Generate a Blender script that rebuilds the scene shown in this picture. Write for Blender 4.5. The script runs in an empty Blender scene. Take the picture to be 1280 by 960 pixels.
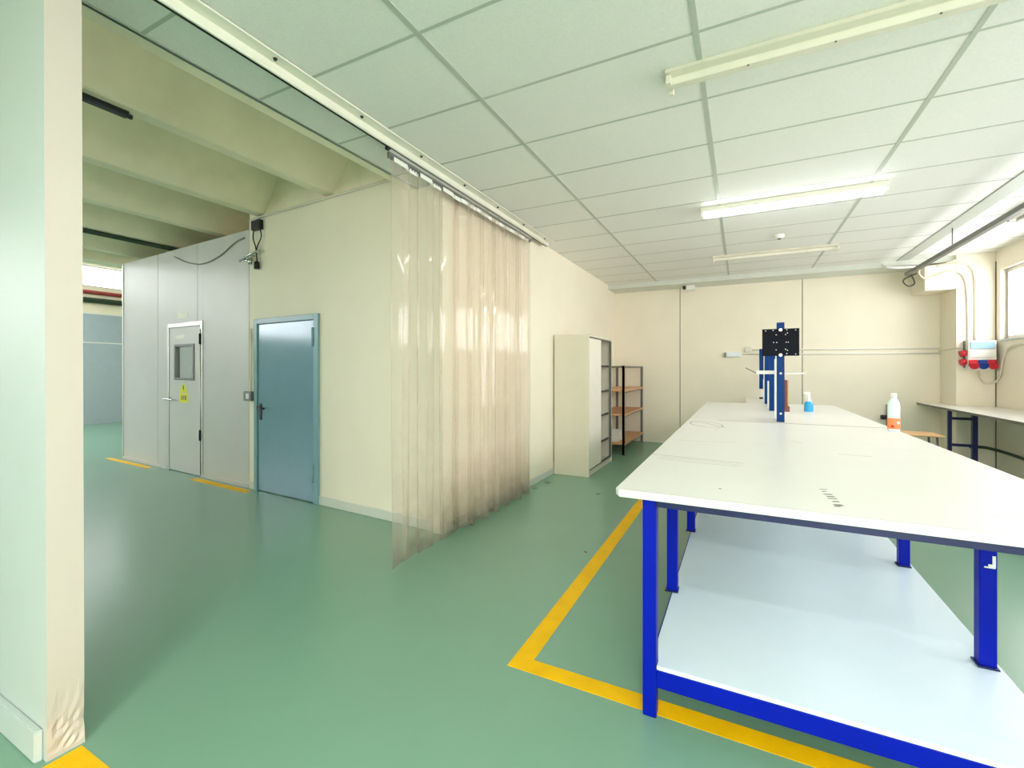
import bpy, bmesh, math, random
from mathutils import Vector, Matrix
random.seed(7)
PI = math.pi
scene = bpy.context.scene
COL = scene.collection

# ------------------------------------------------------------------ materials
def lin(c):
    return tuple(((v/255)/12.92 if v/255 <= .04045 else (((v/255)+.055)/1.055)**2.4) for v in c)

def mat(name, rgb, rough=.5, metal=0.0, var=.04, scale=6.0, bump=0.0, bscale=80.0, spec=.5, stretch=None):
    m = bpy.data.materials.new(name); m.use_nodes = True
    nt = m.node_tree; N = nt.nodes; L = nt.links
    b = N['Principled BSDF']
    c = lin(rgb)
    b.inputs['Roughness'].default_value = rough
    b.inputs['Metallic'].default_value = metal
    b.inputs['Specular IOR Level'].default_value = spec
    tc = N.new('ShaderNodeTexCoord')
    src = tc.outputs['Object']
    if stretch:
        mp = N.new('ShaderNodeMapping'); mp.inputs['Scale'].default_value = stretch
        L.new(src, mp.inputs['Vector']); src = mp.outputs['Vector']
    nz = N.new('ShaderNodeTexNoise'); nz.inputs['Scale'].default_value = scale; nz.inputs['Detail'].default_value = 4
    L.new(src, nz.inputs['Vector'])
    rp = N.new('ShaderNodeValToRGB')
    rp.color_ramp.elements[0].position = .3; rp.color_ramp.elements[1].position = .7
    rp.color_ramp.elements[0].color = tuple(max(0, v*(1-var)) for v in c)+(1,)
    rp.color_ramp.elements[1].color = tuple(min(1, v*(1+var)) for v in c)+(1,)
    L.new(nz.outputs['Fac'], rp.inputs['Fac']); L.new(rp.outputs['Color'], b.inputs['Base Color'])
    if bump:
        n2 = N.new('ShaderNodeTexNoise'); n2.inputs['Scale'].default_value = bscale; n2.inputs['Detail'].default_value = 3
        L.new(src, n2.inputs['Vector'])
        bp = N.new('ShaderNodeBump'); bp.inputs['Strength'].default_value = bump; bp.inputs['Distance'].default_value = .01
        L.new(n2.outputs['Fac'], bp.inputs['Height']); L.new(bp.outputs['Normal'], b.inputs['Normal'])
    return m

def emit(name, rgb, strength):
    m = bpy.data.materials.new(name); m.use_nodes = True
    nt = m.node_tree; N = nt.nodes; L = nt.links
    b = N['Principled BSDF']; c = lin(rgb)+(1,)
    b.inputs['Base Color'].default_value = c
    b.inputs['Emission Color'].default_value = c
    b.inputs['Emission Strength'].default_value = strength
    nz = N.new('ShaderNodeTexNoise'); nz.inputs['Scale'].default_value = 3
    mr = N.new('ShaderNodeMapRange'); mr.inputs['To Min'].default_value = .4; mr.inputs['To Max'].default_value = .5
    L.new(nz.outputs['Fac'], mr.inputs['Value']); L.new(mr.outputs['Result'], b.inputs['Roughness'])
    return m

def schlick(nt, k=1.0):
    N = nt.nodes; L = nt.links
    lw = N.new('ShaderNodeLayerWeight'); lw.inputs['Blend'].default_value = .5
    pw = N.new('ShaderNodeMath'); pw.operation = 'POWER'; pw.inputs[1].default_value = 5
    L.new(lw.outputs['Facing'], pw.inputs[0])
    mr = N.new('ShaderNodeMapRange'); mr.inputs['To Min'].default_value = .04*k; mr.inputs['To Max'].default_value = min(1, .8*k)
    L.new(pw.outputs[0], mr.inputs['Value'])
    return mr.outputs['Result']

def glass_mat(name, tint=(.97, .99, .98), gloss=.35):
    m = bpy.data.materials.new(name); m.use_nodes = True
    nt = m.node_tree; N = nt.nodes; L = nt.links
    N.remove(N['Principled BSDF']); out = N['Material Output']
    t = N.new('ShaderNodeBsdfTransparent'); t.inputs['Color'].default_value = tint+(1,)
    g = N.new('ShaderNodeBsdfGlossy'); g.inputs['Roughness'].default_value = .02
    mx = N.new('ShaderNodeMixShader')
    L.new(schlick(nt, gloss), mx.inputs['Fac'])
    L.new(t.outputs[0], mx.inputs[1]); L.new(g.outputs[0], mx.inputs[2]); L.new(mx.outputs[0], out.inputs['Surface'])
    return m

def pvc_mat():
    m = bpy.data.materials.new('clear_pvc'); m.use_nodes = True
    nt = m.node_tree; N = nt.nodes; L = nt.links
    N.remove(N['Principled BSDF']); out = N['Material Output']
    t = N.new('ShaderNodeBsdfTransparent'); t.inputs['Color'].default_value = (.995, .989, .976, 1)
    d = N.new('ShaderNodeBsdfDiffuse'); tl = N.new('ShaderNodeBsdfTranslucent')
    g = N.new('ShaderNodeBsdfGlossy'); g.inputs['Roughness'].default_value = .06
    geo = N.new('ShaderNodeNewGeometry'); sep = N.new('ShaderNodeSeparateXYZ')
    L.new(geo.outputs['Position'], sep.inputs[0])
    # grime builds up towards the hem of the strips
    mr = N.new('ShaderNodeMapRange'); mr.inputs['From Min'].default_value = .7; mr.inputs['From Max'].default_value = 0
    mr.inputs['To Min'].default_value = 0; mr.inputs['To Max'].default_value = 1
    L.new(sep.outputs['Z'], mr.inputs['Value'])
    nz = N.new('ShaderNodeTexNoise'); nz.inputs['Scale'].default_value = 7; nz.inputs['Detail'].default_value = 5
    L.new(geo.outputs['Position'], nz.inputs['Vector'])
    mul = N.new('ShaderNodeMath'); mul.operation = 'MULTIPLY'
    L.new(mr.outputs['Result'], mul.inputs[0]); L.new(nz.outputs['Fac'], mul.inputs[1])
    cr = N.new('ShaderNodeMixRGB'); cr.inputs['Color1'].default_value = lin((248, 234, 222))+(1,); cr.inputs['Color2'].default_value = lin((168, 150, 122))+(1,)
    L.new(mul.outputs[0], cr.inputs['Fac'])
    L.new(cr.outputs[0], d.inputs['Color']); L.new(cr.outputs[0], tl.inputs['Color'])
    dm = N.new('ShaderNodeMixShader'); dm.inputs['Fac'].default_value = .5
    L.new(d.outputs[0], dm.inputs[1]); L.new(tl.outputs[0], dm.inputs[2])
    fac = N.new('ShaderNodeMapRange'); fac.inputs['To Min'].default_value = .12; fac.inputs['To Max'].default_value = .6
    L.new(mul.outputs[0], fac.inputs['Value'])
    m1 = N.new('ShaderNodeMixShader'); L.new(fac.outputs['Result'], m1.inputs['Fac'])
    L.new(t.outputs[0], m1.inputs[1]); L.new(dm.outputs[0], m1.inputs[2])
    m2 = N.new('ShaderNodeMixShader'); L.new(schlick(nt, .5), m2.inputs['Fac'])
    L.new(m1.outputs[0], m2.inputs[1]); L.new(g.outputs[0], m2.inputs[2])
    L.new(m2.outputs[0], out.inputs['Surface'])
    return m

def floor_mat():
    m = mat('green_epoxy', (121, 162, 141), .26, var=.025, scale=1.3, spec=.5)
    nt = m.node_tree; N = nt.nodes; L = nt.links; b = N['Principled BSDF']
    tc = N.new('ShaderNodeTexCoord')
    nz = N.new('ShaderNodeTexNoise'); nz.inputs['Scale'].default_value = 3.0; nz.inputs['Detail'].default_value = 6
    L.new(tc.outputs['Object'], nz.inputs['Vector'])
    mr = N.new('ShaderNodeMapRange'); mr.inputs['To Min'].default_value = .24; mr.inputs['To Max'].default_value = .29
    b.inputs['Roughness'].default_value = .26
    return m

M = {}
def defs():
    M['cream'] = mat('cream_wall_paint', (242, 234, 214), .55, var=.02, scale=2, bump=.08, bscale=60)
    M['mint'] = mat('pale_wall_paint', (192, 202, 200), .5, var=.02, scale=2, bump=.06, bscale=40)
    M['skirt'] = mat('skirting_paint', (212, 216, 206), .45, var=.02)
    M['stubend'] = mat('off_white_paint', (198, 189, 178), .5, var=.02, scale=2, bump=.06, bscale=40)
    M['concrete'] = mat('painted_concrete', (240, 232, 206), .7, var=.06, scale=3, bump=.15, bscale=30)
    M['tile'] = mat('ceiling_tile', (238, 238, 232), .8, var=.03, scale=90, bump=.5, bscale=220)
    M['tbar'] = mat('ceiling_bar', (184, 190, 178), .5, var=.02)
    M['floor'] = floor_mat()
    M['yellow'] = mat('yellow_floor_tape', (246, 190, 0), .5, var=.06, scale=9, spec=.2)
    M['white'] = mat('white_laminate', (228, 228, 224), .33, var=.012, scale=5)
    M['shelfwhite'] = mat('white_shelf_laminate', (226, 240, 252), .3, var=.012, scale=5)
    M['ink'] = mat('pencil_mark', (112, 112, 104), .6, var=.1)
    M['wear'] = mat('worn_scratch', (196, 194, 184), .6, var=.06)
    M['blue'] = mat('blue_enamel', (0, 24, 166), .42, var=.05, spec=.15)
    M['navy'] = mat('dark_blue_enamel', (8, 22, 82), .35, var=.05)
    M['postblue'] = mat('post_blue_enamel', (0, 58, 122), .45, var=.05, spec=.15)
    M['black'] = mat('black_plastic', (22, 24, 28), .45, var=.1)
    M['plate'] = mat('black_powder_coat', (12, 16, 28), .6, var=.08, spec=.15)
    M['whitepl'] = mat('white_plastic', (236, 236, 230), .4, var=.02)
    M['cableWhite'] = mat('white_cable_sheath', (222, 216, 200), .5, var=.02)
    M['chrome'] = mat('bright_steel', (200, 202, 200), .2, 1.0, var=.03)
    M['alu'] = mat('aluminium', (206, 208, 202), .35, .85, var=.03)
    M['greymetal'] = mat('grey_steel', (120, 122, 118), .45, .5, var=.05)
    M['panel'] = mat('coated_panel', (202, 202, 200), .42, .1, var=.015, scale=3)
    M['paneldoor'] = mat('coated_door_panel', (208, 207, 205), .38, .1, var=.015, scale=3)
    M['seam'] = mat('panel_seam', (140, 146, 138), .6)
    M['bluedoor'] = mat('blue_grey_door_paint', (124, 160, 178), .13, .05, var=.02, bump=.05, bscale=4)
    M['bluedoorframe'] = mat('blue_grey_frame_paint', (128, 168, 180), .3, var=.02)
    M['dark'] = mat('dark_gap', (40, 42, 36), .8)
    M['cab'] = mat('beige_cabinet_steel', (220, 213, 194), .42, var=.02)
    M['cabdoor'] = mat('pale_cabinet_door', (236, 232, 216), .4, var=.02)
    M['cabin'] = mat('cabinet_interior', (206, 204, 194), .5, var=.02)
    M['wood'] = mat('particle_board', (206, 158, 116), .6, var=.12, scale=30)
    M['plywood'] = mat('pale_plywood', (214, 172, 122), .55, var=.1, scale=12, stretch=(1, 8, 1))
    M['redwood'] = mat('red_brown_wood', (134, 70, 50), .5, var=.1, scale=12)
    M['rack'] = mat('rack_steel', (112, 108, 98), .5, .2, var=.08)
    M['orange'] = mat('orange_label', (250, 146, 92), .5, var=.05)
    M['red'] = mat('red_plug', (206, 28, 48), .35, var=.05)
    M['plugblue'] = mat('blue_plug', (16, 58, 150), .35, var=.05)
    M['lightblue'] = mat('pale_blue_cover', (168, 204, 232), .25, var=.03)
    M['liquid'] = mat('blue_liquid', (50, 168, 226), .15, var=.04)
    M['clearpl'] = mat('cloudy_plastic', (226, 240, 244), .25, var=.02)
    M['fix'] = mat('cream_batten_enamel', (226, 221, 204), .4, var=.03)
    M['fixwhite'] = mat('white_batten_enamel', (232, 230, 216), .4, var=.03)
    M['lamp'] = emit('lit_diffuser', (250, 252, 255), 14)
    M['pvc'] = pvc_mat()
    M['glass'] = glass_mat('window_glass')
    M['doorglass'] = glass_mat('door_glass', (.72, .77, .75), 1.2)
    M['signyellow'] = mat('yellow_sticker', (226, 222, 20), .4, var=.03)
    M['paper'] = mat('white_paper', (246, 244, 236), .6, var=.02)
    M['farpart'] = mat('blue_grey_partition', (168, 182, 192), .4, var=.03)
    M['pipered'] = mat('red_pipe', (170, 60, 60), .45)
    M['pipegreen'] = mat('dark_green_pipe', (40, 66, 46), .5)
    M['grime'] = mat('grey_grime', (120, 118, 104), .7, var=.15, scale=20)
defs()

# ------------------------------------------------------------------ mesh helper
class MB:
    def __init__(s): s.bm = bmesh.new(); s.mats = []; s.cur = 0
    def m(s, mt):
        if mt not in s.mats: s.mats.append(mt)
        s.cur = s.mats.index(mt); return s
    def _done(s, faces):
        for f in faces: f.material_index = s.cur
    def box(s, x0, x1, y0, y1, z0, z1, bev=0, seg=2):
        v = [s.bm.verts.new((x, y, z)) for x in (x0, x1) for y in (y0, y1) for z in (z0, z1)]
        q = [(0, 1, 3, 2), (4, 6, 7, 5), (0, 4, 5, 1), (2, 3, 7, 6), (0, 2, 6, 4), (1, 5, 7, 3)]
        fs = [s.bm.faces.new([v[i] for i in a]) for a in q]
        bmesh.ops.recalc_face_normals(s.bm, faces=fs)
        s._done(fs)
        if bev:
            es = list({e for f in fs for e in f.edges})
            r = bmesh.ops.bevel(s.bm, geom=es, offset=bev, segments=seg, affect='EDGES', profile=.5)
            s._done(r['faces'])
        return s
    def tube(s, pts, r, n=10, cap=True):
        pts = [Vector(p) for p in pts]
        rings = []
        up = Vector((0, 0, 1))
        for i, p in enumerate(pts):
            a = pts[max(0, i-1)]; b = pts[min(len(pts)-1, i+1)]
            t = (b-a).normalized()
            if i == 0:
                ref = up if abs(t.z) < .9 else Vector((1, 0, 0))
                nrm = t.cross(ref).normalized()
            else:
                nrm = (nrm - t*nrm.dot(t)).normalized()
            bn = t.cross(nrm)
            rr = r[i] if isinstance(r, (list, tuple)) else r
            rings.append([s.bm.verts.new(p + (nrm*math.cos(2*PI*k/n) + bn*math.sin(2*PI*k/n))*rr) for k in range(n)])
        fs = []
        for a, b in zip(rings, rings[1:]):
            for k in range(n):
                f = s.bm.faces.new((a[k], a[(k+1) % n], b[(k+1) % n], b[k])); f.smooth = True; fs.append(f)
        if cap:
            fs.append(s.bm.faces.new(rings[0][::-1])); fs.append(s.bm.faces.new(rings[-1]))
        bmesh.ops.recalc_face_normals(s.bm, faces=fs)
        s._done(fs); return s
    def lathe(s, prof, c=(0, 0, 0), n=20):   # prof: (r, z)
        rings = []
        for r, z in prof:
            r = max(r, 1e-4)
            rings.append([s.bm.verts.new((c[0]+r*math.cos(2*PI*k/n), c[1]+r*math.sin(2*PI*k/n), c[2]+z)) for k in range(n)])
        fs = []
        for a, b in zip(rings, rings[1:]):
            for k in range(n):
                f = s.bm.faces.new((a[k], a[(k+1) % n], b[(k+1) % n], b[k])); f.smooth = True; fs.append(f)
        fs.append(s.bm.faces.new(rings[0][::-1])); fs.append(s.bm.faces.new(rings[-1]))
        bmesh.ops.recalc_face_normals(s.bm, faces=fs)
        s._done(fs)
        for i in range(1, len(prof)-1):      # keep corners of the profile crisp
            d0 = Vector((prof[i][0]-prof[i-1][0], prof[i][1]-prof[i-1][1])); d1 = Vector((prof[i+1][0]-prof[i][0], prof[i+1][1]-prof[i][1]))
            if d0.length and d1.length and d0.angle(d1) > .6:
                for k in range(n):
                    e = s.bm.edges.get((rings[i][k], rings[i][(k+1) % n]))
                    if e: e.smooth = False
        return s
    def prism(s, poly, axis, a, b, bev=0):   # poly of 2-D points extruded along axis
        def P(p, t):
            return {'x': (t, p[0], p[1]), 'y': (p[0], t, p[1]), 'z': (p[0], p[1], t)}[axis]
        va = [s.bm.verts.new(P(p, a)) for p in poly]; vb = [s.bm.verts.new(P(p, b)) for p in poly]
        n = len(poly)
        fs = [s.bm.faces.new(va), s.bm.faces.new(vb[::-1])]
        for i in range(n): fs.append(s.bm.faces.new((va[i], va[(i+1) % n], vb[(i+1) % n], vb[i])))
        bmesh.ops.recalc_face_normals(s.bm, faces=fs); s._done(fs)
        if bev:
            es = list({e for f in fs for e in f.edges})
            r = bmesh.ops.bevel(s.bm, geom=es, offset=bev, segments=2, affect='EDGES'); s._done(r['faces'])
        return s
    def strip(s, pts, w, z, th=.0004):    # a thin raised mark along a polyline on a horizontal top
        for a, b in zip(pts, pts[1:]):
            a = Vector(a); b = Vector(b); t = (b-a); n = Vector((-t.y, t.x)).normalized()*w/2
            s.prism([(a+n)[:], (a-n)[:], (b-n)[:], (b+n)[:]], 'z', z, z+th)
        return s
    def build(s, name, parent=None, mt=None, loc=None, rz=0):
        if mt is not None and not s.mats: s.mats.append(mt)
        me = bpy.data.meshes.new(name); s.bm.to_mesh(me); s.bm.free()
        for k in s.mats: me.materials.append(k)
        o = bpy.data.objects.new(name, me); COL.objects.link(o)
        if parent: o.parent = parent
        if loc: o.location = loc
        if rz: o.rotation_euler.z = rz
        return o

def tag(o, label, cat, group=None):
    o['label'] = label; o['category'] = cat
    if group: o['group'] = group
    return o
def thing(name, label, cat, loc=(0, 0, 0), rz=0, group=None):
    o = bpy.data.objects.new(name, None); COL.objects.link(o); o.location = loc; o.rotation_euler.z = rz
    o.empty_display_size = .1
    return tag(o, label, cat, group)
def struct_empty(name, loc=(0, 0, 0), rz=0):
    o = bpy.data.objects.new(name, None); COL.objects.link(o); o.location = loc; o.rotation_euler.z = rz
    o['kind'] = 'structure'; o.empty_display_size = .1; return o
def struct(o): o['kind'] = 'structure'; return o
def dup(root, loc, label=None, rz=None):
    r = root.copy(); COL.objects.link(r); r.location = loc
    if rz is not None: r.rotation_euler.z = rz
    if label: r['label'] = label
    for ch in list(root.children):
        c = ch.copy(); COL.objects.link(c); c.parent = r
        for g in ch.children:
            d = g.copy(); COL.objects.link(d); d.parent = c
    return r

ZC = 3.04           # false ceiling
XL = -2.29          # plane of the wall with the strip curtain
XR = 3.12           # window wall
YB = 9.15           # far wall
Y0 = -4.2           # wall behind the camera
OW = (XL, 3.235, 0) # corner where the door wall starts
RW = math.radians(-3.53)

# ------------------------------------------------------------------ shell
b = MB().m(M['floor']); b.box(-15.6, 3.4, Y0-.2, YB+.25, -.12, 0); struct(b.build('floor'))

b = MB().m(M['tile']); b.box(-2.62, 3.3, Y0-.2, 3.3, ZC, ZC+.06).box(XL-.05, 3.3, 3.3, YB+.2, ZC, ZC+.06)
cl = struct(b.build('ceiling'))
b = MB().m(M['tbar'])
zt = ZC-.0025
for i in range(-1, 5):
    x = -1.397+1.2*i
    if x < -2.6: continue
    b.box(x-.014, x+.014, Y0, YB, zt, ZC)
for k in range(-11, 13):
    y = 2.35+.6*k
    if y < Y0 or y > YB: continue
    b.box(-2.62 if y < 3.2 else XL, XR, y-.009, y+.009, zt+.001, ZC)
b.box(2.06, 2.2, Y0, YB, zt-.006, ZC)  # wide grey strip standing in for a shadow band on the ceiling
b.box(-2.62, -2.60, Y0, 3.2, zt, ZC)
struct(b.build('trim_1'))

# far wall: butted panels with dark joints
b = MB().m(M['cream'])
jx = [XL-.1, -1.046, .926, 2.9, XR+.2]
for a, c in zip(jx, jx[1:]): b.box(a+.006, c-.006, YB, YB+.1, 0, ZC+.1)
b.m(M['dark']).box(jx[0], jx[-1], YB+.02, YB+.14, 0, ZC+.1)
struct(b.build('wall_back'))
b = MB().m(M['skirt']).box(XL, XR, 8.62, YB, 2.955, ZC+.02, .004)
struct(b.build('trim_2'))

# wall on the left of the room, behind the curtain, cabinet and rack
b = MB().m(M['cream']).box(XL-.1, XL, 3.2, YB+.1, 0, ZC+.1)
struct(b.build('wall_left'))
b = MB().m(M['skirt']).box(XL, XL+.014, 3.24, YB, 0, .085, .004)
struct(b.build('baseboard_left'))

# window wall
WIN = [(6.3, 8.45), (3.9, 6.05), (1.5, 3.65), (-.9, .5), (-3.3, -1.15)][:4]
ZS, ZH = 1.82, 2.765
b = MB().m(M['cream'])
b.box(XR, XR+.25, Y0-.2, YB+.2, 0, ZS).box(XR, XR+.25, Y0-.2, YB+.2, ZH, ZC+.1)
ed = [YB+.2]+[v for w in WIN for v in (w[1], w[0])]+[Y0-.2]
for i in range(0, len(ed), 2): b.box(XR, XR+.25, ed[i+1], ed[i], ZS, ZH)
struct(b.build('wall_right'))
def window(n, y0, y1, x=XR, z0=ZS, z1=ZH):
    r = struct_empty('window_%d' % n, (x, y0, z0))
    w, h = y1-y0, z1-z0
    f = MB().m(M['alu'])
    X0, X1 = .06, .12
    f.box(X0, X1, 0, .05, 0, h, .003).box(X0, X1, w-.05, w, 0, h, .003).box(X0, X1, .05, w-.05, 0, .05, .003).box(X0, X1, .05, w-.05, h-.05, h, .003)
    f.box(X0+.005, X1-.005, w/2-.03, w/2+.03, .05, h-.05, .003)
    f.build('frame', r)
    MB().m(M['glass']).box(.085, .091, .05, w-.05, .05, h-.05).build('glass', r)
    MB().m(M['mint']).box(-.02, .24, -.0, w, -.02, .0, .003).build('sill', r)
for i, (a, c) in enumerate(WIN): window(i+1, a, c)

# wall behind the camera with large windows
FW = [(.6, 2.8), (-13.0, -9.0)]
b = MB().m(M['cream'])
b.box(-15.6, .6, Y0-.2, Y0, 0, .9).box(.6, XR+.2, Y0-.2, Y0, 0, .25).box(2.8, XR+.2, Y0-.2, Y0, .25, .9).box(-15.6, XR+.2, Y0-.2, Y0, 2.8, 4.4)
ex = [-15.6, -13.0, -9.0, .6, 2.8, XR+.2]
for i in range(0, 6, 2): b.box(ex[i], ex[i+1], Y0-.2, Y0, .9, 2.8)
struct(b.build('wall_front'))
for i, (a, c) in enumerate(FW):
    zb = .25 if a > 0 else .9
    r = struct_empty('window_%d' % (6+i), (a, Y0-.15, zb)); w = c-a; h = 2.8-zb
    f = MB().m(M['alu'])
    f.box(0, w, 0, .06, 0, .05).box(0, w, 0, .06, h-.05, h)
    for k in range(5): f.box(k*(w-.05)/4, k*(w-.05)/4+.05, 0, .06, .05, h-.05)
    f.build('frame', r)
    MB().m(M['glass']).box(.05, w-.05, .027, .033, .05, h-.05).build('glass', r)

# column with its corbel in the far right corner
b = MB().m(M['cream'])
b.box(2.71, XR, 8.57, YB, 0, ZC, .006)
b.prism([(2.37, 2.56), (2.712, 2.56), (2.712, 2.995), (2.68, 2.965), (2.58, 2.935), (2.37, 2.915)], 'y', 8.573, YB, .005)
struct(b.build('column'))
b = MB().m(M['dark']).box(3.115, 3.121, 8.555, 8.57, 0, 2.9)
struct(b.build('trim_3'))

# stub wall close to the camera on the left
b = MB().m(M['mint'])
zz = [0, .015, .03, .05, .07, .09, .11, .14, .18, .25, .6, 1.2, 1.8, 2.4, 3.04]
xl, y0, y1 = -4.2, .700, .806
def stubx(z): return -2.232-.0085*z
nseg = 7
prev = None; base = []
for z in zz:
    ring = [(xl, y0, z)]
    for k in range(nseg+1):
        t = k/nseg
        chip = 0
        if z < .2 : chip = random.uniform(0, 1)*(.010 if z < .12 else .004)*(1 if t > .25 else .4)
        if z < .02 : chip = .002
        bulge = .012*max(0, 1-z/.1) if z < .1 else 0
        ring.append((stubx(z)-chip+bulge*t*.6, y0+(y1-y0)*t, z))
    ring.append((xl, y1, z))
    vs = [b.bm.verts.new(p) for p in ring]
    if prev:
        for i in range(len(vs)):
            f = b.bm.faces.new((prev[i], prev[(i+1) % len(vs)], vs[(i+1) % len(vs)], vs[i])); f.material_index = 0
    else: b.bm.faces.new(vs[::-1])
    prev = vs
b.bm.faces.new(prev)
b.m(M['stubend'])
ci = b.cur
for f in b.bm.faces:
    c = f.calc_center_median()
    f.normal_update()
    if c.x > -2.35: f.material_index = ci
struct(b.build('wall_partition'))
b = MB().m(M['mint'])
b.prism([(-4.2, .676), (-2.262, .676), (-2.256, .70), (-4.2, .70)], 'z', 0, .112, .004)
struct(b.build('baseboard_partition'))

# door wall (slightly out of square), local frame: x to the right along the wall, y into it
b = MB().m(M['cream'])
DL, DR, DT = -2.83, -1.665, 2.005
b.box(-2.96, DL+.02, 0, .14, 0, 3.205).box(DR-.02, .0, 0, .14, 0, 3.205).box(DL+.02, DR-.02, 0, .14, DT-.02, 3.205)
b.m(M['concrete']).box(-2.96, .0, .004, .14, 3.205, 3.64)
struct(b.build('wall_rear', loc=OW, rz=RW))
b = MB().m(M['skirt']).box(DR, -.02, -.014, 0, 0, .09, .004).box(-2.955, DL, -.014, 0, 0, .09, .004)
struct(b.build('baseboard_rear', loc=OW, rz=RW))

d = struct_empty('door_1', OW, RW)
f = MB().m(M['bluedoorframe'])
f.box(DL, DL+.06, -.025, .12, 0, DT, .004).box(DR-.075, DR, -.025, .12, 0, DT, .004).box(DL+.06, DR-.075, -.025, .12, DT-.06, DT, .004)
f.build('frame', d)
lf = MB().m(M['bluedoor']).box(DL+.064, DR-.079, -.008, .04, .008, DT-.064, .004).build('leaf', d)
lf['label'] = 'glossy blue grey door leaf'
h = MB().m(M['black'])
h.box(DL+.10, DL+.142, -.018, -.008, .83, 1.02, .005)
h.tube([(DL+.121, -.016, .975), (DL+.121, -.06, .975)], .011)
h.tube([(DL+.121, -.055, .975), (DL+.2, -.06, .972), (DL+.26, -.056, .97)], [.012, .011, .009])
h.tube([(DL+.121, -.03, .975), (DL+.08, -.03, .977)], [.012, .01])
h.build('handle', d)['label'] = 'black lever handle with long backplate'
for z in (.22, 1.66):
    MB().m(M['bluedoorframe']).tube([(DR-.078, -.03, z), (DR-.078, -.03, z+.2)], .011).build('hinge', d)

# clean room partition of coated panels
p = struct_empty('wall_cleanroom', OW, RW)
PL = -6.47; PH = 3.09
DPL, DPR, DPT = -5.0, -4.03, 2.06
seams = [PL, -5.3, -4.17, -2.965]
for a, c in zip(seams, seams[1:]):
    q = MB().m(M['panel'])
    s0, s1 = a+.004, c-.004
    lo, hi = max(s0, DPL), min(s1, DPR)
    if hi <= lo:
        q.box(s0, s1, 0, .08, 0, PH, .002); q.build('panel', p); continue
    if lo > s0: q.box(s0, lo, 0, .08, 0, PH, .002)
    if hi < s1: q.box(hi, s1, 0, .08, 0, PH, .002)
    q.box(lo, hi, 0, .08, DPT, PH)
    q.build('panel', p)
MB().m(M['seam']).box(PL, DPL, .012, .07, .0, PH-.002).box(DPR, -2.965, .012, .07, 0, PH-.002).box(DPL, DPR, .012, .07, DPT+.01, PH-.002).build('seam_backing', p)
MB().m(M['panel']).box(PL, PL+.08, .081, 3.2, 0, PH, .002).build('side_panel', p)
MB().m(M['panel']).box(PL, -2.965, .081, 3.2, PH-.14, PH-.06).build('roof_panel', p)
MB().m(M['alu']).box(PL-.012, PL+.02, -.012, .02, 0, PH, .003).build('corner_profile', p)
MB().m(M['panel']).box(PL, DPL-.01, -.012, .0, 0, .05, .003).box(DPR+.01, -2.97, -.012, 0, 0, .05, .003).build('skirting', p)
MB().m(M['paper']).box(PL+.08, -2.965, 3.1, 3.2, 0, PH-.14).box(-3.05, -2.965, .081, 3.1, 0, PH-.14).build('inner_wall', p)
# darkness behind and above: rear wall of the hall
d2 = struct_empty('door_2', OW, RW)
f = MB().m(M['alu'])
f.box(DPL, DPL+.05, -.012, .08, 0, DPT, .003).box(DPR-.05, DPR, -.012, .08, 0, DPT, .003).box(DPL+.05, DPR-.05, -.012, .08, DPT-.06, DPT, .003)
f.build('frame', d2)
wx0, wx1, wz0, wz1 = -4.79, -4.25, 1.27, 1.765
lf = MB().m(M['paneldoor'])
a0, a1 = DPL+.054, DPR-.054
lf.box(a0, wx0, 0, .05, .01, DPT-.064).box(wx1, a1, 0, .05, .01, DPT-.064).box(wx0, wx1, 0, .05, .01, wz0).box(wx0, wx1, 0, .05, wz1, DPT-.064)
lf.build('leaf', d2)
g = MB().m(M['greymetal'])
g.box(wx0, wx0+.035, -.012, .05, wz0, wz1, .003).box(wx1-.035, wx1, -.012, .05, wz0, wz1, .003).box(wx0+.035, wx1-.035, -.012, .05, wz0, wz0+.03, .003).box(wx0+.035, wx1-.035, -.012, .05, wz1-.035, wz1, .003)
g.build('vision_panel_frame', d2)
MB().m(M['doorglass']).box(wx0+.035, wx1-.035, .02, .026, wz0+.03, wz1-.035).build('vision_panel_glass', d2)
h = MB().m(M['chrome'])
h.lathe([(.0, 0), (.028, 0), (.028, .01), (.0, .01)], (0, 0, 0), 16)
for v in h.bm.verts: v.co = Vector((v.co.x+DPL+.085, -v.co.z, v.co.y+1.0))
h.tube([(DPL+.085, -.005, 1.0), (DPL+.085, -.055, 1.0)], .011)
h.tube([(DPL+.085, -.05, 1.0), (DPL+.16, -.055, .998), (DPL+.23, -.05, .995)], [.012, .011, .009])
h.tube([(DPL+.085, -.045, 1.0), (DPL-.02, -.05, 1.0)], [.011, .008])
h.build('handle', d2)['label'] = 'bright steel lever handle'
for z in (.48, 1.75):
    MB().m(M['dark']).tube([(DPR-.04, -.02, z), (DPR-.04, -.02, z+.14)], .012).build('hinge', d2)
MB().m(M['alu']).tube([(DPR-.035, -.016, .02), (DPR-.035, -.016, 1.95)], .004, 6).build('edge_seal', d2)

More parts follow.
